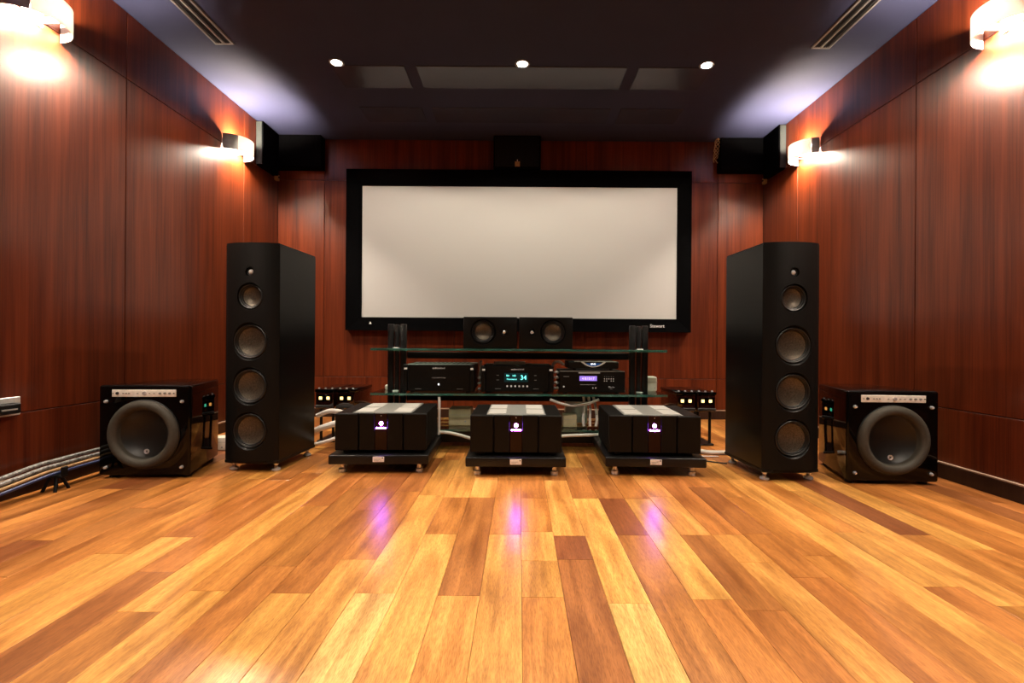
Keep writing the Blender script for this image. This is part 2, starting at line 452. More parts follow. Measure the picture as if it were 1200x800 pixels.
# ------------------------------------------------------------------ ceiling with glossy inset panels
ceil = struct(MB().box(-W - 0.05, W + 0.05, YR - 0.05, YB + 0.05, ZC, ZC + 0.06).build('ceiling', 'ceiling'))
for (ya, yb2) in ((3.25, 3.53), (3.83, 4.08)):
    for (xa, xb2) in ((-1.30, -0.80), (-0.72, 0.72), (0.80, 1.30)):
        MB().box(xa, xb2, ya, yb2, ZC - 0.006, ZC + 0.002, bev=0.002).build('panel', 'ceiling_gloss', ceil)

# ------------------------------------------------------------------ ceiling downlights
def make_downlight(label, group, watts, cone=151, blend=0.22):
    t = thing('ceiling_downlight', label, 'downlight', (0, 0, ZC), 0, group)
    MB().lathe([(0.030, -0.001), (0.046, -0.006), (0.050, -0.004), (0.050, 0.0), (0.030, 0.0), (0.030, -0.001)], 32).build('trim_ring', 'vent_frame', t, True)
    MB().lathe([(0, -0.0035), (0.033, -0.0035), (0.033, -0.0005), (0, -0.0005)], 24).build('lamp', 'lamp_disc', t)
    ld = bpy.data.lights.new('downlight_lamp', 'SPOT')
    ld.energy = watts; ld.color = (1.0, 0.86, 0.68); ld.spot_size = math.radians(cone); ld.spot_blend = blend
    ld.shadow_soft_size = 0.03
    lo = bpy.data.objects.new('light_source', ld); C.objects.link(lo); lo.parent = t; lo.location = (0, 0, -0.012)
    return t
DG = 'row of lit downlights above the screen'
for x, lb in ((-1.247, 'lit round downlight in the dark ceiling, left one of the row of three'),
              (0.005, 'lit round downlight in the dark ceiling, middle one of the row of three'),
              (1.247, 'lit round downlight in the dark ceiling, right one of the row of three')):
    d = make_downlight(lb, DG, DOWN_W); d.location = (x, 3.22, ZC)
for y, near_w in ((1.35, DOWN_NEAR_W), (-0.5, 10.0), (-2.0, 10.0)):  # unseen rows, added to light the floor
    for x in (-0.95, 0.0, 0.95):
        d = make_downlight('added round downlight in the ceiling above the viewer, outside the picture', 'added downlights above the viewer', near_w, 128, 0.75)
        d.location = (x, y, ZC)

# ------------------------------------------------------------------ wall sconces
def make_sconce():
    # local: wall plane at x = 0, lamp towards +x, centre of the shade at origin
    t = thing('wall_sconce', '', 'sconce')
    R = 0.14; H = 0.058
    def arc(name, a0, a1, mats, seg):
        sh = bmesh.new(); rings = []
        for rad, zz in ((R, -H), (R, H), (R - 0.004, H), (R - 0.004, -H)):
            rings.append([sh.verts.new((rad * math.sin(a0 + (a1 - a0) * k / seg) + 0.004, -rad * math.cos(a0 + (a1 - a0) * k / seg), zz)) for k in range(seg + 1)])
        for p, q in ((0, 1), (1, 2), (2, 3), (3, 0)):
            for k in range(seg): sh.faces.new((rings[p][k], rings[p][k + 1], rings[q][k + 1], rings[q][k]))
        for k in (0, seg): sh.faces.new([rings[i][k] for i in range(4)])
        bmesh.ops.recalc_face_normals(sh, faces=sh.faces)
        me = bpy.data.meshes.new(name); sh.to_mesh(me); sh.free()
        for m_ in mats: me.materials.append(MATS[m_])
        for p in me.polygons:
            c_ = p.center; n_ = p.normal
            if len(mats) > 1 and n_.x * (c_.x - 0.004) + n_.y * c_.y < -0.01: p.material_index = 1
            p.use_smooth = True
        me.set_sharp_from_angle(angle=math.radians(40))
        o = bpy.data.objects.new(name, me); C.objects.link(o); o.parent = t
    arc('shade_cheek', 0.0, 0.24 * PI, ('sconce_metal', 'sconce_white'), 8)
    arc('shade_cheek', 0.87 * PI, PI, ('sconce_metal', 'sconce_white'), 8)
    arc('frosted_glass', 0.242 * PI, 0.868 * PI, ('frosted',), 16)
    B('back_plate', 'sconce_white', t, 0.0, 0.008, -0.05, 0.05, -0.045, 0.045, bev=0.003)
    for s in (-1, 1): B('socket', 'sconce_white', t, 0.008, 0.075, s * 0.060 - 0.008, s * 0.060 + 0.008, -0.012, 0.012, bev=0.003)
    MB().cyl((0.062, -0.052, 0), (0.062, 0.052, 0), 0.010, 10).build('lamp', 'lamp_tube', t, True)
    B('cross_bar', 'sconce_metal', t, 0.008, R, -0.004, 0.004, -H + 0.002, -H + 0.008)
    return t
sc0 = make_sconce()
SZ = 2.212
spots = [(-1, 3.75, 'lit half-round sconce on the left wall, beside the black corner panel'),
         (1, 3.75, 'lit half-round sconce on the right wall, beside the black corner panel'),
         (-1, 2.20, 'glaring half-round sconce on the left wall, cut by the upper left picture corner'),
         (1, 2.20, 'glaring half-round sconce on the right wall, cut by the upper right picture corner')]
for y in (0.65,):  # unseen pair, added for more light on the floor
    for s in (-1, 1): spots.append((s, y, 'added half-round sconce on the side wall behind the viewer, outside the picture'))
for i, (s, y, lb) in enumerate(spots):
    o = sc0 if i == 0 else copy_tree(sc0)
    o.location = (s * W, y, SZ); o.rotation_euler = (0, 0, 0 if s < 0 else PI)
    o['label'] = lb; o['group'] = 'wall sconces' if i < 4 else 'added sconces behind the viewer'

# ------------------------------------------------------------------ ceiling slot vents
def make_vent(x, label):
    t = thing('ceiling_vent', label, 'vent', (x, 0, ZC), 0, 'slot vents in the ceiling')
    B('back_panel', 'vent_dark', t, -0.052, 0.052, 1.66, 3.005, -0.004, 0.001)
    for a, b in ((-0.060, -0.046), (0.046, 0.060), (-0.007, 0.007)):
        B('frame_bar', 'vent_frame', t, a, b, 1.646, 3.02, -0.010, 0.0, bev=0.002)
    for a, b in ((1.646, 1.66), (3.005, 3.02)):
        B('end_cap', 'vent_frame', t, -0.060, 0.060, a, b, -0.010, 0.0, bev=0.002)
    for a in (-0.030, -0.018, 0.018, 0.030):
        B('slat', 'vent_dark', t, a - 0.0015, a + 0.0015, 1.66, 3.005, -0.009, -0.003)
make_vent(-1.876, 'two-slot air vent in the ceiling near the left wall')
make_vent(1.885, 'two-slot air vent in the ceiling near the right wall')

# ------------------------------------------------------------------ projection screen
def make_screen():
    t = thing('projection_screen', 'wide projector screen with pale cloth and black velvet frame on back wall', 'screen', (0, 4.36, 0))
    xo0, xo1, zo0, zo1 = -1.593, 1.562, 0.803, 2.275
    xi0, xi1, zi0, zi1 = -1.452, 1.436, 0.924, 2.128
    def bar(pts):     # front faces slope back a little towards the picture
        t_ = bmesh.new()
        fr = [t_.verts.new((x, y, z)) for x, y, z in pts]
        bk = [t_.verts.new((x, 0.085, z)) for x, y, z in pts]
        t_.faces.new(fr); t_.faces.new(bk[::-1])
        for i in range(4): t_.faces.new((fr[i], fr[(i + 1) % 4], bk[(i + 1) % 4], bk[i]))
        bmesh.ops.recalc_face_normals(t_, faces=t_.faces)
        return MB()._merge(t_).build('frame_bar', 'velvet', t)
    f, b = 0.0, 0.02
    bar([(xo0, f, zo0), (xo1, f, zo0), (xi1, b, zi0), (xi0, b, zi0)])
    bar([(xo1, f, zo1), (xo0, f, zo1), (xi0, b, zi1), (xi1, b, zi1)])
    bar([(xo0, f, zo1), (xo0, f, zo0), (xi0, b, zi0), (xi0, b, zi1)])
    bar([(xo1, f, zo0), (xo1, f, zo1), (xi1, b, zi1), (xi1, b, zi0)])
    B('screen_cloth', 'screen_cloth', t, xi0 - 0.01, xi1 + 0.01, 0.026, 0.034, zi0 - 0.01, zi1 + 0.01)
    text_part('lettering', 'Stewart', 0.042, 'white_print', t, (1.255, 0.0045, 0.859), (PI / 2 , 0, 0), ext=0.002)
    MB().lathe([(0, 0), (0.016, 0), (0.012, 0.004), (0, 0.004)], 3, front(-1.368, 0.012, 0.868) @ Matrix.Rotation(PI / 2, 4, 'Z')).build('emblem', 'white_print', t)
make_screen()

# ------------------------------------------------------------------ black panels by the ceiling
def corner(s, label):
    t = thing('corner_panel', label, 'acoustic panel', (s * W, YB, 2.26), 0, 'black corner panels')
    def bx(name, m, x0, x1, *r, bev=0.004):
        xs = sorted((-s * x0, -s * x1)); return B(name, m, t, xs[0], xs[1], *r, bev=bev)
    bx('face_panel', 'velvet', 0.0, 0.44, -0.10, -0.001, 0.02, 0.318)
    bx('side_panel', 'velvet', 0.001, 0.058, -0.365, -0.101, -0.06, 0.318)
    bx('edge_strip', 'pale_edge', 0.001, 0.050, -0.375, -0.366, -0.05, 0.312, bev=0.002)
corner(-1, 'black padded panel wrapped into the upper left corner of the back wall')
corner(1, 'black padded panel wrapped into the upper right corner of the back wall')
t = thing('wall_speaker', 'black box under the ceiling above the middle of the screen', 'speaker', (-0.035, YB, 2.285))
B('cabinet', 'velvet', t, -0.215, 0.215, -0.11, -0.001, 0.0, 0.293, bev=0.006)
B('grille', 'matte_black', t, -0.20, 0.20, -0.118, -0.111, 0.012, 0.28, bev=0.004)
t = thing('hanging_tag', 'tiny tan tag hanging above the screen frame', 'tag', (-0.032, 4.318, 2.292))
B('card', 'tan', t, -0.022, 0.022, 0.0, 0.006, 0.0, 0.045, bev=0.001)
MB().cyl((0, 0.003, 0.045), (0, 0.003, 0.062), 0.003, 6).build('loop', 'white_print', t)
for s, lb in ((-1, 'tiny tan sensor box under the black panel in the left corner'), (1, 'tiny tan sensor box under the black panel in the right corner')):
    t = thing('wall_sensor', lb, 'sensor', (s * (W - 0.0), 4.40, 2.175), 0, 'corner sensors')
    x = sorted((0, -s * 0.03)); B('housing', 'tan', t, x[0], x[1], -0.02, 0.02, 0, 0.055, bev=0.003)
    MB().cyl((-s * 0.030, 0, 0.03), (-s * 0.036, 0, 0.03), 0.009, 10).build('lens', 'matte_black', t)
cc = MB()
for k in range(4):
    pts = [(1.80, 4.36, 2.576)]
    for i in range(1, 13):
        u = i / 12
        pts.append((1.793 + 0.020 * math.sin(9 * u + 1.7 * k) - 0.02 * u, 4.36 + 0.018 * math.cos(9 * u + 1.7 * k), 2.576 - (0.19 + 0.012 * k) * u))
    cc.tube(pts, 0.004, 6, 3)
cable = cc.build('hanging_cable', 'tan', None, True)
tag(cable, 'tangled tan cable hanging from the ceiling beside right black panel', 'cable')

# ------------------------------------------------------------------ tower loudspeakers
def make_tower():
    t = thing('tower_speaker', '', 'loudspeaker')
    hw = 0.150; z0, z1 = 0.062, 1.228
    cab = MB().prism([(-hw, 0.032), (hw, 0.032), (hw, 0.42), (0.11, 0.455), (-0.11, 0.455), (-hw, 0.42)], z0, z1 - 0.008, bev=0.003).build('cabinet', 'tower_side', t, True)
    poly = [(hw - 0.002, 0.0318), (-hw + 0.002, 0.0318)]
    for k in range(17):
        a = -1 + k / 8.0
        poly.append((a * (hw - 0.004), 0.030 * abs(a) ** 2.6))
    baf = MB().prism(poly, z0, z1).build('baffle', 'tower_black', t)
    drv = [('woofer', 0.223, 0.104, 0.086), ('woofer', 0.461, 0.104, 0.086), ('woofer', 0.700, 0.104, 0.086), ('midrange', 0.941, 0.074, 0.062), ('tweeter', 1.073, 0.025, 0.016)]
    for o_ in (baf, cab):
        k = MB()
        for nm, z, ro, rc in drv:
            k.lathe([(0, -0.05), (rc + 0.006, -0.05), (rc + 0.007, -0.014), (ro, 0.002), (ro + 0.02, 0.02), (0, 0.02)], 48, front(0, 0.0, z))
        cut(o_, k)
    MB().prism([(-hw + 0.004, 0.0325), (hw - 0.004, 0.0325), (hw - 0.004, 0.42), (0.11, 0.45), (-0.11, 0.45), (-hw + 0.004, 0.42)], z1 - 0.008, z1, bev=0.002).build('top_plate', 'tower_black', t)
    MB().prism([(-hw, 0.028), (-0.1, 0.012), (0.1, 0.012), (hw, 0.028), (hw, 0.43), (-hw, 0.43)], 0.046, 0.062, bev=0.002).build('base_plate', 'tower_black', t)
    for nm, z, ro, rc in drv:
        if nm == 'tweeter':
            d = MB().lathe([(rc - 0.002, -0.012), (rc + 0.004, -0.010), (rc + 0.0065, -0.012), (rc + 0.0065, -0.02), (rc - 0.002, -0.02)], 32, front(0, 0, z)).build(nm, 'tower_black', t, True)
            MB().lathe([(0.0145, -0.016), (0.0125, -0.010), (0.008, -0.005), (0.0, -0.003)], 24, front(0, 0, z)).build('dome', 'chrome', d, True)
            continue
        fr = MB().lathe([(rc - 0.006, -0.020), (rc - 0.004, -0.010), (rc + 0.001, -0.007), (rc + 0.005, -0.010), (rc + 0.006, -0.03), (rc - 0.006, -0.03)], 48, front(0, 0, z)).build(nm, 'black_rubber', t, True)
        MB().lathe([(rc - 0.014, -0.024), (rc - 0.011, -0.016), (rc - 0.007, -0.014), (rc - 0.004, -0.019), (rc - 0.004, -0.028)], 48, front(0, 0, z)).build('surround', 'black_rubber', fr, True)
        MB().lathe([(rc - 0.012, -0.022), (rc * 0.6, -0.030), (rc * 0.3, -0.034), (0, -0.0355)], 48, front(0, 0, z)).build('cone', 'cone_bronze', fr, True)
    for x in (-0.118, 0.118):
        for y in (0.06, 0.395):
            f = MB().lathe([(0, 0.0), (0.020, 0.0), (0.024, 0.006), (0.022, 0.014), (0.010, 0.020), (0.008, 0.030), (0.014, 0.034), (0.017, 0.046), (0, 0.046)], 24, Matrix.Translation((x, y, 0))).build('foot', 'chrome', t, True)
    for i, x in enumerate((-0.05, 0.05)):
        MB().cyl((x, 0.455, 0.16), (x, 0.475, 0.16), 0.012, 12).build('terminal', 'chrome', t, True)
    return t
tw = make_tower()
tw.location = (-1.441, 2.545, 0); tw.rotation_euler = (0, 0, -0.06)
tw['label'] = 'tall black tower loudspeaker with four cones, left of the amplifiers'; tw['group'] = 'tower loudspeakers'
tw2 = copy_tree(tw)
tw2.location = (1.400, 2.435, 0); tw2.rotation_euler = (0, 0, 0.05)
tw2['label'] = 'tall black tower loudspeaker with four cones, right of the amplifiers'

# ------------------------------------------------------------------ subwoofers
def make_sub():
    t = thing('subwoofer', '', 'subwoofer')
    w, d, h = 0.225, 0.43, 0.474; zb = 0.016
    cz = 0.226; wb = 0.125
    cm = MB().box(-w, w, 0, d, zb, h)
    for v in cm.bm.verts: v.co.x *= 1 + (wb / w - 1) * v.co.y / d
    bmesh.ops.bevel(cm.bm, geom=list(cm.bm.edges), offset=0.012, segments=4, affect='EDGES', profile=0.5)
    cab = cm.build('cabinet', 'gloss_black', t, True)
    cut(cab, MB().lathe([(0, -0.11), (0.168, -0.11), (0.172, 0.002), (0.172, 0.05), (0, 0.05)], 64, front(0, 0, cz)))
    dr = MB().lathe([(0.166, -0.06), (0.1765, 0.000), (0.1765, 0.005), (0.170, 0.008), (0.160, 0.004), (0.160, -0.06)], 64, front(0, 0, cz)).build('driver', 'black_rubber', t, True)
    MB().lathe([(0.173, 0.005)] + [(0.149 + 0.024 * math.cos(PI * k / 12), 0.005 + 0.026 * math.sin(PI * k / 12)) for k in range(1, 12)] + [(0.125, 0.002), (0.121, -0.014)], 64, front(0, 0, cz)).build('surround', 'rubber', dr, True)
    MB().lathe([(0.124, -0.006), (0.119, -0.012), (0.08, -0.032), (0.04, -0.041), (0, -0.044)], 64, front(0, 0, cz)).build('cone', 'sub_cone', dr, True)
    em = MB().lathe([(0, -0.016), (0.013, -0.016), (0.013, -0.011), (0.010, -0.011), (0.010, -0.014), (0, -0.014)], 20, front(0, 0.003, cz - 0.092)).build('emblem', 'chrome', dr)
    MB().lathe([(0, -0.014), (0.007, -0.014), (0.005, -0.0115), (0, -0.0115)], 3, front(0, 0.003, cz - 0.092) @ Matrix.Rotation(PI / 2, 4, 'Z')).build('emblem_triangle', 'black_print', dr)
    pn = B('control_panel', 'silver_panel', t, -0.156, 0.156, -0.006, 0.002, 0.416, 0.452, bev=0.0015)
    for x, r, m in ((-0.128, 0.0075, 'black_print'), (-0.148, 0.003, 'plate_grey'), (-0.098, 0.0035, 'plate_grey'), (-0.084, 0.0035, 'plate_grey'), (-0.070, 0.0035, 'plate_grey'),
                    (-0.028, 0.003, 'plate_grey'), (0.004, 0.010, 'chrome'), (0.030, 0.003, 'plate_grey'), (0.052, 0.003, 'plate_grey'),
                    (0.080, 0.006, 'plate_grey'), (0.104, 0.006, 'plate_grey'), (0.128, 0.006, 'plate_grey'), (0.148, 0.003, 'black_print')):
        MB().lathe([(0, 0), (r, 0), (r * 0.85, 0.006), (0, 0.006)], 14, front(x, -0.006, 0.434)).build('knob', m, pn)
    for x in (-0.186, 0.186):
        for z in (0.058, 0.392):
            MB().lathe([(0.0085, 0), (0.0085, 0.006), (0.006, 0.012), (0, 0.014)], 16, front(x, 0.0, z)).build('stud', 'chrome', t, True)
    for x, y in ((-0.18, 0.05), (0.18, 0.05), (-0.10, 0.38), (0.10, 0.38)):
            MB().cyl((x, y, 0), (x, y, zb + 0.002), 0.022, 16).build('foot', 'black_rubber', t)
    return t
sb = make_sub()
sb.location = (-1.905, 2.43, 0); sb.rotation_euler = (0, 0, 0.05)
sb['label'] = 'glossy black cube subwoofer on the floor by the left wall'; sb['group'] = 'subwoofers'
sb2 = copy_tree(sb)
sb2.location = (1.885, 2.41, 0); sb2.rotation_euler = (0, 0, -0.05)
sb2['label'] = 'glossy black cube subwoofer on the floor by the right wall'

# ------------------------------------------------------------------ monoblock amplifiers on stands
def make_amp():
    t = thing('monoblock_amplifier', '', 'amplifier')
    w = 0.243; d = 0.44; H = 0.216; f = 0.018
    B('chassis', 'matte_black', t, -w + 0.006, w - 0.006, 0.02, d, f, H - 0.004, bev=0.003)
    for a, b in ((-w, -0.1215), (0.1215, w)):
        B('front_block', 'amp_black', t, a, b, -0.004, 0.024, f, H, bev=0.004)
    for a, b in ((-0.1165, -0.0335), (0.0335, 0.1165)):
        B('front_panel', 'amp_black', t, a, b, 0.0, 0.024, f, H, bev=0.003)
    st = B('centre_strip', 'amp_strip', t, -0.0325, 0.0325, 0.004, 0.024, f, H - 0.002, bev=0.002)
    MB().lathe([(0, 0), (0.0105, 0), (0.0105, 0.002), (0, 0.002)], 24, front(0, 0.004, 0.162)).build('logo_disc', 'led_purple', st)
    B('logo_bar', 'led_purple', st, -0.026, 0.026, 0.002, 0.0042, 0.134, 0.141)
    MB().lathe([(0, 0), (0.003, 0), (0.003, 0.001), (0, 0.001)], 10, front(0, 0.004, 0.203)).build('sensor', 'plate_grey', st)
    for s in (-1, 1):                                      # heat sinks down each side
        for k in range(16):
            y = 0.036 + k * 0.0255
            x = sorted((s * (w - 0.006), s * (w + 0.0)))
            B('fin', 'matte_black', t, x[0], x[1], y, y + 0.010, f + 0.004, H - 0.006)
    B('top_plate', 'plate_grey', t, -0.158, 0.158, 0.026, d - 0.012, H - 0.004, H + 0.001, bev=0.001)
    for s in (-1, 1):
        x = sorted((s * 0.165, s * (w - 0.002)))
        B('top_rail', 'amp_black', t, x[0], x[1], 0.026, d - 0.006, H - 0.004, H, bev=0.002)
        for a, b in ((0.045, 0.205), (0.235, 0.395)):
            x = sorted((s * 0.055, s * 0.150))
            B('vent_plate', 'brushed', t, x[0], x[1], a, b, H + 0.001, H + 0.004, bev=0.001)
    for x in (-0.19, 0.19):
        for y in (0.05, d - 0.05):
            MB().cyl((x, y, 0), (x, y, f + 0.001), 0.024, 16).build('foot', 'black_rubber', t)
    return t
def make_stand():
    t = thing('amplifier_stand', '', 'amplifier stand')
    w = 0.264; d = 0.56
    B('platform', 'stand_black', t, -w, w, 0, d, 0.052, 0.102, bev=0.006, seg=3)
    lb = B('label_plate', 'silver_panel', t, -0.030, 0.030, -0.003, 0.001, 0.066, 0.094, bev=0.001)
    B('label_mark', 'black_print', lb, 0.019, 0.026, -0.0045, -0.002, 0.085, 0.091)
    for k, (a, b) in enumerate(((-0.024, 0.010), (-0.024, 0.002))):
        B('label_line', 'dim_print', lb, a, b, -0.0040, -0.002, 0.079 - k * 0.007, 0.081 - k * 0.007)
    for x in (-0.205, 0.205):
        for y in (0.055, d - 0.055):
            MB().lathe([(0, 0), (0.019, 0), (0.021, 0.004), (0.021, 0.020), (0.015, 0.024), (0.012, 0.040), (0.014, 0.053), (0, 0.053)], 24, Matrix.Translation((x, y, 0))).build('foot', 'chrome', t, True)
    return t
am = make_amp(); sd = make_stand()
for i, (x, y, rz, ax, wh) in enumerate(((-0.745, 2.535, 0.035, 0.002, 'left of the three'), (-0.016, 2.50, 0.0, 0.0, 'middle one of the three'), (0.722, 2.515, -0.035, 0.002, 'right of the three'))):
    a = am if i == 0 else copy_tree(am); s = sd if i == 0 else copy_tree(sd)
    s.location = (x, y, 0); s.rotation_euler = (0, 0, rz)
    a.location = (x + ax, y + 0.035, 0.102); a.rotation_euler = (0, 0, rz)
    a['label'] = 'black amplifier with purple lit logo and silver vent plates, ' + wh
    s['label'] = 'low black platform on chrome feet with silver tag, under the ' + ('left', 'middle', 'right')[i] + ' amplifier'
    a['group'] = 'purple-lit amplifiers'; s['group'] = 'amplifier platforms'

# ------------------------------------------------------------------ equipment rack
rk = thing('equipment_rack', 'wide rack of green-edged glass shelves on black posts below the screen', 'rack', (0, 3.08, 0))
def shelf(z0, z1, x0, x1, d):
    o = MB().box(x0, x1, 0.004, d, z0, z1, bev=0.001).build('shelf', 'glass', rk)
    B('shelf_edge', 'glass_edge', o, x0, x1, 0.0, 0.0035, z0, z1, bev=0.001)
shelf(0.646, 0.660, -0.962, 0.952, 0.46)
shelf(0.357, 0.371, -0.962, 0.957, 0.46)
shelf(0.128, 0.140, -0.90, 0.90, 0.46)
for s, cx in ((-1, -0.834), (1, 0.810)):
    for dx, r in ((-0.042, 0.019), (0.0, 0.014), (0.042, 0.019)):
        MB().box(cx + dx - r, cx + dx + r, 0.16, 0.20, 0.03, 0.822 if r > 0.015 else 0.818, bev=0.005, seg=2).build('post', 'stand_black', rk, True)
    B('foot_plate', 'stand_black', rk, cx - 0.075, cx + 0.075, 0.02, 0.44, 0.0, 0.03, bev=0.004)
    for z in (0.655, 0.366, 0.135):
        B('shelf_clamp', 'plate_grey', rk, cx - 0.022, cx + 0.022, 0.135, 0.159, z - 0.012, z + 0.010, bev=0.003)
B('cross_rail', 'matte_black', rk, -0.775, 0.752, 0.205, 0.235, 0.588, 0.634, bev=0.003)
B('cross_rail', 'matte_black', rk, -0.775, 0.752, 0.205, 0.235, 0.300, 0.345, bev=0.003)
B('plinth', 'stand_black', rk, -0.80, 0.78, 0.12, 0.34, 0.032, 0.118, bev=0.004)

# bookshelf-size loudspeakers on the top shelf
def make_small(sx):
    t = thing('shelf_speaker', '', 'loudspeaker', (0, 3.10, 0.661))
    w = 0.1745; h = 0.208
    cab = MB().box(-w, w, 0, 0.30, 0.0, h, bev=0.004, seg=2).build('cabinet', 'tower_black', t, True)
    wx = -0.046 * sx; tx = 0.090 * sx; cz = 0.110
    k = MB().lathe([(0, -0.05), (0.074, -0.05), (0.076, -0.010), (0.086, 0.002), (0.1, 0.02), (0, 0.02)], 48, front(wx, 0, cz))
    k.lathe([(0, -0.02), (0.014, -0.02), (0.022, 0.002), (0.03, 0.02), (0, 0.02)], 32, front(tx, 0, cz))
    cut(cab, k)
    fr = MB().lathe([(0.062, -0.02), (0.064, -0.004), (0.070, 0.001), (0.074, -0.005), (0.0745, -0.03), (0.062, -0.03)], 48, front(wx, 0, cz)).build('woofer', 'black_rubber', t, True)
    MB().lathe([(0.054, -0.016), (0.05, -0.019), (0.03, -0.028), (0.012, -0.032), (0, -0.030)], 40, front(wx, 0, cz)).build('cone', 'cone_bronze', fr, True)
    MB().lathe([(0.064, -0.014), (0.060, -0.006), (0.056, -0.008), (0.052, -0.020)], 40, front(wx, 0, cz)).build('surround', 'black_rubber', fr, True)
    tr = MB().lathe([(0.0140, -0.019), (0.0125, -0.010), (0.007, -0.006), (0, -0.005)], 20, front(tx, 0, cz)).build('tweeter', 'chrome', t, True)
    return t
for i, (x, sx, lb) in enumerate(((-0.192, 1, 'black box loudspeaker lying on glass shelf, left one of the pair'), (0.170, -1, 'black box loudspeaker lying on glass shelf, right one of the pair'))):
    o = make_small(sx); o.location = (x, 3.11, 0.661); o['label'] = lb; o['group'] = 'loudspeakers on the top shelf'

# hi-fi components on the middle shelf
def dot(parent, name, m, x, y, z, r, seg=12, dep=0.002):
    return MB().lathe([(0, 0), (r, 0), (r, dep), (0, dep)], seg, front(x, y, z)).build(name, m, parent)
def hifi(name, label, x0, x1, h, cat):
    t = thing(name, label, cat, ((x0 + x1) / 2, 3.105, 0.3715))
    w = (x1 - x0) / 2
    B('case', 'matte_black', t, -w + 0.008, w - 0.008, 0.016, 0.36, 0.012, h - 0.003, bev=0.002)
    fp = B('front_panel', 'amp_black', t, -w + 0.030, w - 0.030, 0.0, 0.0155, 0.012, h - 0.002, bev=0.002)
    for s in (-1, 1):
        x = sorted((s * (w - 0.029), s * w))
        pl = MB().box(x[0], x[1], -0.010, 0.0155, 0.010, h, bev=0.006, seg=3).build('end_pillar', 'amp_black', t, True)
        B('pillar_cap', 'white_print', pl, s * (w - 0.018) - 0.010, s * (w - 0.018) + 0.010, -0.0125, -0.009, h - 0.034, h - 0.022, bev=0.001)
    for x in (-w + 0.05, w - 0.05):
        for y in (0.05, 0.32):
            MB().cyl((x, y, 0.0), (x, y, 0.0125), 0.016, 12).build('foot', 'black_rubber', t)
    return t, fp, w
t, fp, w = hifi('power_amplifier', 'black component with grey top and white lettering beside the left rack post', -0.755, -0.290, 0.186, 'amplifier')
B('top_cover', 'plate_grey', t, -w + 0.012, w - 0.012, 0.018, 0.355, 0.1831, 0.1855, bev=0.001)
for k in range(12): B('vent_slot', 'black_print', t, -w + 0.05 + k * 0.031, -w + 0.066 + k * 0.031, 0.10, 0.32, 0.1856, 0.1862)
text_part('lettering', 'audiocontrol', 0.016, 'white_print', fp, (-0.002, -0.001, 0.162))
text_part('lettering', 'multi-channel amp', 0.012, 'dim_print', fp, (-0.002, -0.001, 0.100))
dot(fp, 'power_light', 'led_white', -0.002, 0, 0.057, 0.005)
for x in (-0.135, 0.135): B('caption', 'dim_print', fp, x - 0.02, x + 0.02, -0.001, 0.001, 0.026, 0.028)
t, fp, w = hifi('preamplifier', 'black component with bright cyan 34 display in the middle of the rack', -0.250, 0.222, 0.182, 'preamplifier')
text_part('lettering', 'audiocontrol', 0.016, 'white_print', fp, (0.002, -0.001, 0.157))
dp = B('display', 'display_cyan_back', fp, -0.085, 0.070, -0.0015, 0.001, 0.075, 0.133, bev=0.0005)
text_part('display_digits', '34', 0.042, 'display_cyan', dp, (0.040, -0.002, 0.103))
text_part('display_text', 'BD', 0.015, 'display_cyan', dp, (-0.062, -0.002, 0.116))
text_part('display_text', 'HD', 0.015, 'display_cyan', dp, (-0.020, -0.002, 0.116))
text_part('display_text', 'Multichannel', 0.0125, 'display_cyan', dp, (-0.036, -0.002, 0.093))
for k in range(6): dot(fp, 'button', 'white_print', -0.065 + k * 0.026, 0, 0.048, 0.0062)
for z in (0.118, 0.088):
    for x in (-0.127, 0.118): B('caption', 'dim_print', fp, x - 0.008, x + 0.008, -0.001, 0.001, z - 0.001, z + 0.001)
for x in (-0.125, 0.122): B('caption', 'dim_print', fp, x - 0.018, x + 0.018, -0.001, 0.001, 0.030, 0.032)
for k in range(5): MB().box(-0.16 + k * 0.055, -0.12 + k * 0.055, 0.24, 0.34, 0.180, 0.183).build('vent_slot', 'black_print', t)
B('label_sticker', 'white_plastic', t, -0.165, 0.055, 0.20, 0.24, 0.179, 0.199, bev=0.001)

t = thing('disc_player', 'black disc player with violet display near the right rack post', 'disc player', (0.4735, 3.105, 0.3715))
w = 0.2135; h = 0.150
B('case', 'matte_black', t, -w + 0.004, w - 0.004, 0.018, 0.33, 0.012, h - 0.002, bev=0.002)
fp = B('front_panel', 'amp_black', t, -w, w, 0.0, 0.0175, 0.010, h, bev=0.003)
B('top_edge', 'plate_grey', fp, -w + 0.004, w - 0.004, -0.0008, 0.004, h - 0.004, h + 0.0003)
B('header', 'dim_print', fp, -0.09, 0.05, -0.0005, 0.001, h - 0.016, h - 0.008)
dp = B('display', 'display_purple', fp, -0.083, 0.030, -0.0015, 0.001, 0.086, 0.117)
text_part('display_text', '4 0:10:17', 0.022, 'display_lilac', dp, (-0.027, -0.002, 0.100))
B('disc_tray', 'dim_print', fp, -0.078, 0.024, -0.0008, 0.001, 0.060, 0.0625)
for r_ in range(3):
    for k in range(5):
        if r_ == 2 and k == 2: continue
        dot(fp, 'button', 'white_print' if r_ else 'dim_print', 0.079 + k * 0.0145, 0, 0.113 - r_ * 0.0135, 0.0032 if r_ else 0.002, 8)
for x in (0.004, 0.022): dot(fp, 'button', 'white_print', x, 0, 0.040, 0.0042, 10)
dot(fp, 'power_button', 'white_print', -0.185, 0, 0.048, 0.0058)
B('brand_strip', 'dim_print', fp, -0.187, -0.150, -0.0008, 0.001, 0.112, 0.1145)
text_part('lettering', 'Blu-ray', 0.014, 'white_print', fp, (0.125, -0.001, 0.047))
text_part('lettering', 'Disc', 0.009, 'dim_print', fp, (0.125, -0.001, 0.035))
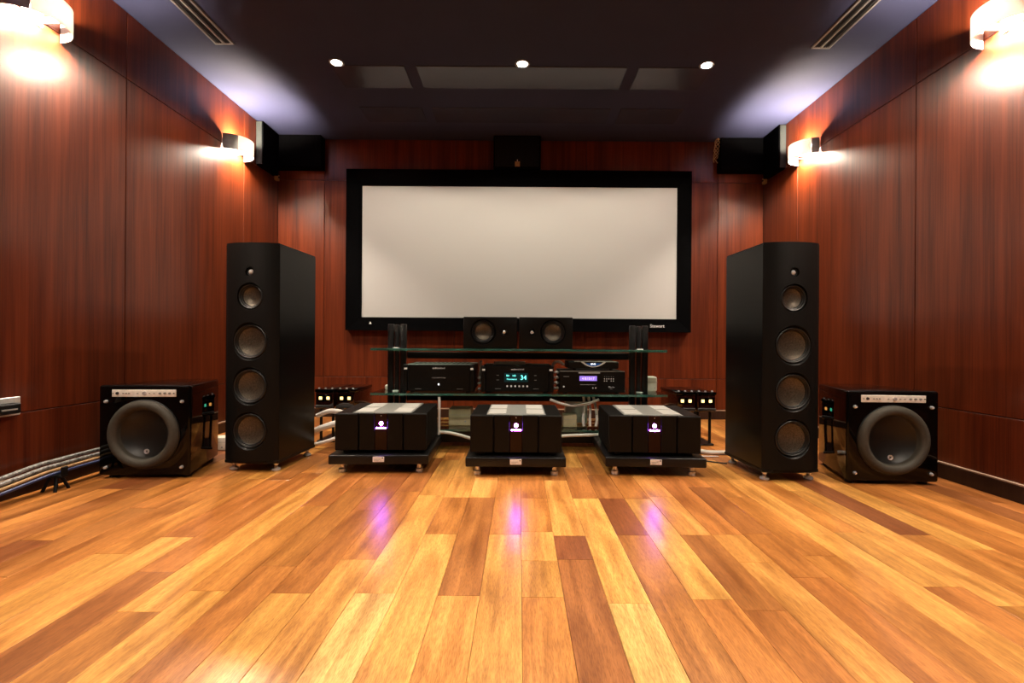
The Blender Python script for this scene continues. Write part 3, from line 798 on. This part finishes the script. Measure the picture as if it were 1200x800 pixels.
for x in (-0.17, 0.17):
    for y in (0.05, 0.29): MB().cyl((x, y, 0.0), (x, y, 0.0125), 0.016, 12).build('foot', 'black_rubber', t)

t = thing('media_player', 'slim dark player with silver curved trim on top of the disc player', 'media player', (0.482, 3.115, 0.523))
B('case', 'matte_black', t, -0.165, 0.165, 0.010, 0.25, 0.012, 0.060, bev=0.006, seg=2)
fr = B('front_panel', 'amp_black', t, -0.165, 0.165, 0.0, 0.012, 0.013, 0.058, bev=0.004)
arc = MB()
P = []
for k in range(17):
    a = -1 + k / 8.0; P.append((a * 0.082, 0.022 + 0.034 * abs(a) ** 1.9))
Pin = [(x * 0.86, z + 0.006) for x, z in P]
for i in range(16):
    t_ = bmesh.new()
    q = [P[i], P[i + 1], (Pin[i + 1][0], min(Pin[i + 1][1], 0.058)), (Pin[i][0], min(Pin[i][1], 0.058))]
    a_ = [t_.verts.new((x, -0.003, z)) for x, z in q]; b_ = [t_.verts.new((x, 0.001, z)) for x, z in q]
    t_.faces.new(a_); t_.faces.new(b_[::-1])
    for j in range(4): t_.faces.new((a_[j], a_[(j + 1) % 4], b_[(j + 1) % 4], b_[j]))
    bmesh.ops.recalc_face_normals(t_, faces=t_.faces); arc._merge(t_)
arc.build('curved_trim', 'brushed', fr)
B('top_trim', 'plate_grey', fr, -0.125, 0.150, -0.001, 0.006, 0.0565, 0.062, bev=0.001)
win = MB()
t_ = bmesh.new()
q = [(x * 0.97, z) for x, z in Pin if z < 0.054]
a_ = [t_.verts.new((x, -0.002, z)) for x, z in q]; b_ = [t_.verts.new((x, 0.001, z)) for x, z in q]
t_.faces.new(a_); t_.faces.new(b_[::-1])
for j in range(len(q)): t_.faces.new((a_[j], a_[(j + 1) % len(q)], b_[(j + 1) % len(q)], b_[j]))
bmesh.ops.recalc_face_normals(t_, faces=t_.faces); win._merge(t_)
dp = win.build('display', 'display_blue', fr)
text_part('display_text', '00:00', 0.014, 'led_white', dp, (-0.002, -0.0025, 0.043))
for x in (-0.12, 0.12):
    for y in (0.03, 0.22): MB().cyl((x, y, 0.0), (x, y, 0.0125), 0.012, 12).build('foot', 'black_rubber', t)

# ------------------------------------------------------------------ small boxes behind and inside the rack
def boxthing(name, m, label, cat, x0, x1, y0, y1, z0, z1, bev=0.008, extra=None):
    t = thing(name, label, cat, ((x0 + x1) / 2, (y0 + y1) / 2, z0))
    w, d, h = (x1 - x0) / 2, (y1 - y0) / 2, z1 - z0
    b = MB().box(-w, w, -d, d, 0, h, bev=bev, seg=3).build('housing', m, t, True)
    B('seam', 'dim_print', t, -w - 0.0006, w + 0.0006, -d - 0.0006, d + 0.0006, h * 0.62, h * 0.62 + 0.002)
    dot(t, 'indicator', 'led_white' if extra else 'dim_print', w * 0.5, -d, h * 0.25, min(w, h) * 0.08, 8)
    return t
boxthing('network_router', 'white_plastic', 'white rounded plastic box on the middle shelf behind the right post', 'router', 0.872, 0.948, 3.28, 3.36, 0.3715, 0.475, 0.014)
boxthing('wall_adapter', 'white_plastic', 'small white plug box on the middle shelf behind the left post', 'adapter', -0.93, -0.865, 3.30, 3.36, 0.3715, 0.404, 0.008)
boxthing('power_supply', 'beige_box', 'beige box on the low shelf between left and middle amplifiers', 'power supply', -0.475, -0.325, 3.22, 3.36, 0.141, 0.255, 0.006)
boxthing('power_supply', 'white_plastic', 'tall cream box on the low shelf between middle and right amplifiers', 'power supply', 0.330, 0.480, 3.36, 3.48, 0.141, 0.335, 0.006)
boxthing('power_supply', 'beige_box', 'short beige box before the tall cream one on the low shelf', 'power supply', 0.295, 0.385, 3.18, 3.30, 0.141, 0.225, 0.006)
boxthing('power_strip', 'white_plastic', 'white power strip block on the floor behind the left subwoofer and tower', 'power strip', -2.00, -1.86, 3.05, 3.13, 0.0, 0.085, 0.008)

# ------------------------------------------------------------------ cable network boxes on little stands
def make_netbox(outer):
    t = thing('cable_network_box', '', 'cable box')
    w = 0.062
    B('stand_plate', 'stand_black', t, -w, w, 0.02, 0.36, 0.0, 0.012, bev=0.002)
    for x in (-0.042, 0.042):
        for y in (0.05, 0.33): MB().cyl((x, y, 0.012), (x, y, 0.236), 0.010, 10).build('stand_leg', 'stand_black', t)
    B('case', 'box_red', t, -w, w, 0.0, 0.38, 0.236, 0.350, bev=0.005, seg=2)
    B('lid', 'gloss_black', t, -w - 0.004, w + 0.004, -0.006, 0.386, 0.350, 0.372, bev=0.005, seg=2)
    for x in (-0.045, 0.0, 0.045):
        MB().lathe([(0.007, 0), (0.007, 0.006), (0, 0.009)], 12, Matrix.Translation((x, 0.02, 0.372))).build('stud', 'chrome', t)
    pair = (('win_orange', 'win_green') if outer < 0 else ('win_green', 'win_orange')) if outer else ('win_amber', 'win_amber')
    wf = B('window_frame', 'gloss_black', t, -0.050, 0.050, -0.003, 0.001, 0.288, 0.334, bev=0.001)
    for x, wm in zip((-0.026, 0.026), pair): B('window', wm, wf, x - 0.010, x + 0.010, -0.005, -0.002, 0.300, 0.320)
    B('connector_rail', 'black_cable', t, -w, w, -0.012, 0.0, 0.244, 0.262, bev=0.004)
    return t
for i, (x, y, lb) in enumerate(((-1.345, 3.30, 'glossy box with amber windows on a stand, left pair, nearer the tower'),
                                (-1.20, 3.30, 'glossy box with amber windows on a stand, left pair, nearer the rack'),
                                (1.145, 3.28, 'glossy box with amber windows on a stand, right pair, nearer the rack'),
                                (1.285, 3.28, 'glossy box with amber windows on a stand, right pair, nearer the tower'),
                                (-1.745, 3.06, 'box with green and orange windows behind the left tower, mirrored in subwoofer'),
                                (1.735, 3.06, 'box with green and orange windows behind the right tower, mirrored in subwoofer'))):
    o = make_netbox((0, 0, 0, 0, -1, 1)[i])
    o.location = (x, y, 0); o['label'] = lb; o['group'] = 'cable boxes behind the towers'

# ------------------------------------------------------------------ cables
def cab(name, label, m, r, *pts, seg=8, cat='cable'):
    o = MB().tube(pts, r, seg).build(name, m, None, True)
    return tag(o, label, cat)
cab('white_cable', 'thick white cable on the floor between right amplifier and right tower', 'white_cable', 0.014,
    (0.98, 3.22, 0.10), (1.08, 3.14, 0.05), (1.17, 3.06, 0.0145), (1.32, 3.03, 0.0145), (1.50, 3.04, 0.0145), (1.64, 3.05, 0.0145))
cab('thin_black_cable', 'thin black cable on the floor beside the right tower', 'black_cable', 0.004,
    (0.99, 2.93, 0.0042), (1.08, 2.88, 0.0042), (1.16, 2.83, 0.0042), (1.22, 2.80, 0.0042))
cab('thin_white_cable', 'thin white cable curving over the floor behind the right amplifier', 'white_cable', 0.004,
    (1.00, 3.02, 0.0042), (1.06, 2.99, 0.0042), (1.14, 2.97, 0.0042), (1.24, 2.97, 0.0042))
cab('white_cable', 'white cable rising from the floor left of the left amplifier', 'white_cable', 0.012,
    (-1.30, 3.05, 0.045), (-1.20, 3.02, 0.075), (-1.09, 3.04, 0.115), (-0.95, 3.10, 0.14))
cab('white_cable', 'looped white cable below the amber windows on the left', 'white_cable', 0.016,
    (-1.36, 3.22, 0.20), (-1.27, 3.20, 0.235), (-1.17, 3.20, 0.225), (-1.06, 3.24, 0.19), (-0.96, 3.28, 0.14))
cab('white_cable', 'lower bundled white cable beside the left amplifier', 'white_cable', 0.020,
    (-1.38, 3.16, 0.10), (-1.28, 3.14, 0.14), (-1.18, 3.16, 0.165), (-1.08, 3.18, 0.15), (-0.98, 3.22, 0.08))
cab('upright_cable', 'white cable standing straight up behind the left amplifier', 'white_cable', 0.008,
    (-0.512, 3.055, 0.11), (-0.512, 3.06, 0.20), (-0.512, 3.062, 0.30), (-0.515, 3.07, 0.35))
cab('white_cable', 'white cable sagging from left amplifier to the middle amplifier', 'white_cable', 0.010,
    (-0.52, 3.066, 0.126), (-0.45, 3.064, 0.122), (-0.38, 3.062, 0.108), (-0.32, 3.062, 0.090), (-0.275, 3.062, 0.078))
cab('white_cable', 'white cable lying along the rack foot between middle and right amplifiers', 'white_cable', 0.010,
    (0.22, 3.07, 0.100), (0.32, 3.07, 0.108), (0.42, 3.07, 0.112), (0.52, 3.075, 0.114))
cab('grey_cable', 'grey-white cable drooping below the middle shelf to right amplifier', 'white_cable', 0.009,
    (0.20, 3.10, 0.335), (0.28, 3.12, 0.305), (0.36, 3.14, 0.292), (0.45, 3.14, 0.305), (0.52, 3.12, 0.335))
for k in range(3):
    cab('hanging_cable', ('leftmost', 'middle', 'rightmost')[k] + ' of three cream cables hanging beside the tall cream box', 'white_cable', 0.009,
        (0.43 + k * 0.036, 3.20 + 0.03 * k, 0.345), (0.435 + k * 0.040, 3.19 + 0.02 * k, 0.28), (0.425 + k * 0.046, 3.18, 0.20), (0.43 + k * 0.04, 3.17, 0.151))
for k in range(4):
    z = 0.40 + k * 0.035
    cab('loop_cable', ('lowest', 'second lowest', 'second highest', 'highest')[k] + ' of four white cables looping between preamplifier and disc player', 'white_cable', 0.009,
        (0.222, 3.30, z - 0.01), (0.236, 3.20, z), (0.246, 3.17, z + 0.004), (0.256, 3.20, z), (0.262, 3.30, z - 0.008))
cab('loop_cable', 'white cable arching over the preamplifier end to the slim player', 'white_cable', 0.010,
    (0.232, 3.33, 0.54), (0.240, 3.27, 0.568), (0.27, 3.24, 0.575), (0.300, 3.27, 0.555))
cab('slanted_cable', 'white cable slanting up between the power amplifier and preamplifier', 'white_cable', 0.010,
    (-0.270, 3.28, 0.42), (-0.272, 3.28, 0.47), (-0.268, 3.29, 0.53), (-0.266, 3.275, 0.575))
for k in range(3):
    cab('side_cable', ('lowest', 'middle', 'highest')[k] + ' of three short white cables beside the power amplifier', 'white_cable', 0.009,
        (-0.276, 3.30, 0.385 + k * 0.038), (-0.270, 3.18, 0.39 + k * 0.038), (-0.262, 3.30, 0.388 + k * 0.038))
# bundle along the left wall on a cable lifter
for k, (m, r, dz, dx, lb) in enumerate((('braid_cable', 0.0095, 0.024, 0.0, 'silver braided cable, uppermost of the bundle along the left wall'),
                                       ('braid_cable', 0.0095, 0.004, 0.014, 'silver braided cable under the uppermost one along the left wall'),
                                       ('tan', 0.007, -0.012, 0.030, 'dull brown cable in the bundle along the left wall'),
                                       ('blue_cable', 0.007, -0.022, 0.052, 'blue cable, lowest of the bundle along the left wall'),
                                       ('black_cable', 0.010, -0.018, 0.006, 'black cable behind the others along the left wall'))):
    x = -2.20 + dx
    cab('wall_cable', lb, m, r, (x, 1.2, 0.045 + dz), (x, 1.75, 0.062 + dz), (x, 2.0, 0.085 + dz), (x, 2.18, 0.104 + dz), (x, 2.26, 0.106 + dz), (x + 0.003, 2.50, 0.108 + dz), (x + 0.01, 2.9, 0.10 + dz), (x + 0.06, 3.3, 0.06 + dz))
t = thing('cable_lifter', 'small black stand holding up the cables by the left wall', 'cable stand', (-2.165, 2.235, 0))
for s in (-1, 1):
    for y in (-1, 1):
        MB().cyl((s * 0.030, y * 0.034, 0.0), (s * 0.014, y * 0.012, 0.064), 0.007, 8).build('leg', 'matte_black', t)
B('cradle', 'matte_black', t, -0.050, 0.044, -0.018, 0.018, 0.060, 0.072, bev=0.003)
for s in (-1, 1): B('prong', 'matte_black', t, s * 0.040 - 0.005, s * 0.040 + 0.005, -0.016, 0.016, 0.070, 0.112, bev=0.003)

# wall outlet with plugs on the left wall
t = thing('wall_outlet', 'silver wall outlet with a black plug on the left wall edge', 'outlet', (-W, 2.07, 0.365))
B('plate', 'brushed', t, 0.0, 0.010, -0.09, 0.088, 0.0, 0.082, bev=0.003)
B('plug', 'matte_black', t, 0.010, 0.050, -0.05, 0.055, 0.012, 0.058, bev=0.006)
B('plug_rib', 'dim_print', t, 0.050, 0.052, -0.03, 0.035, 0.030, 0.036)
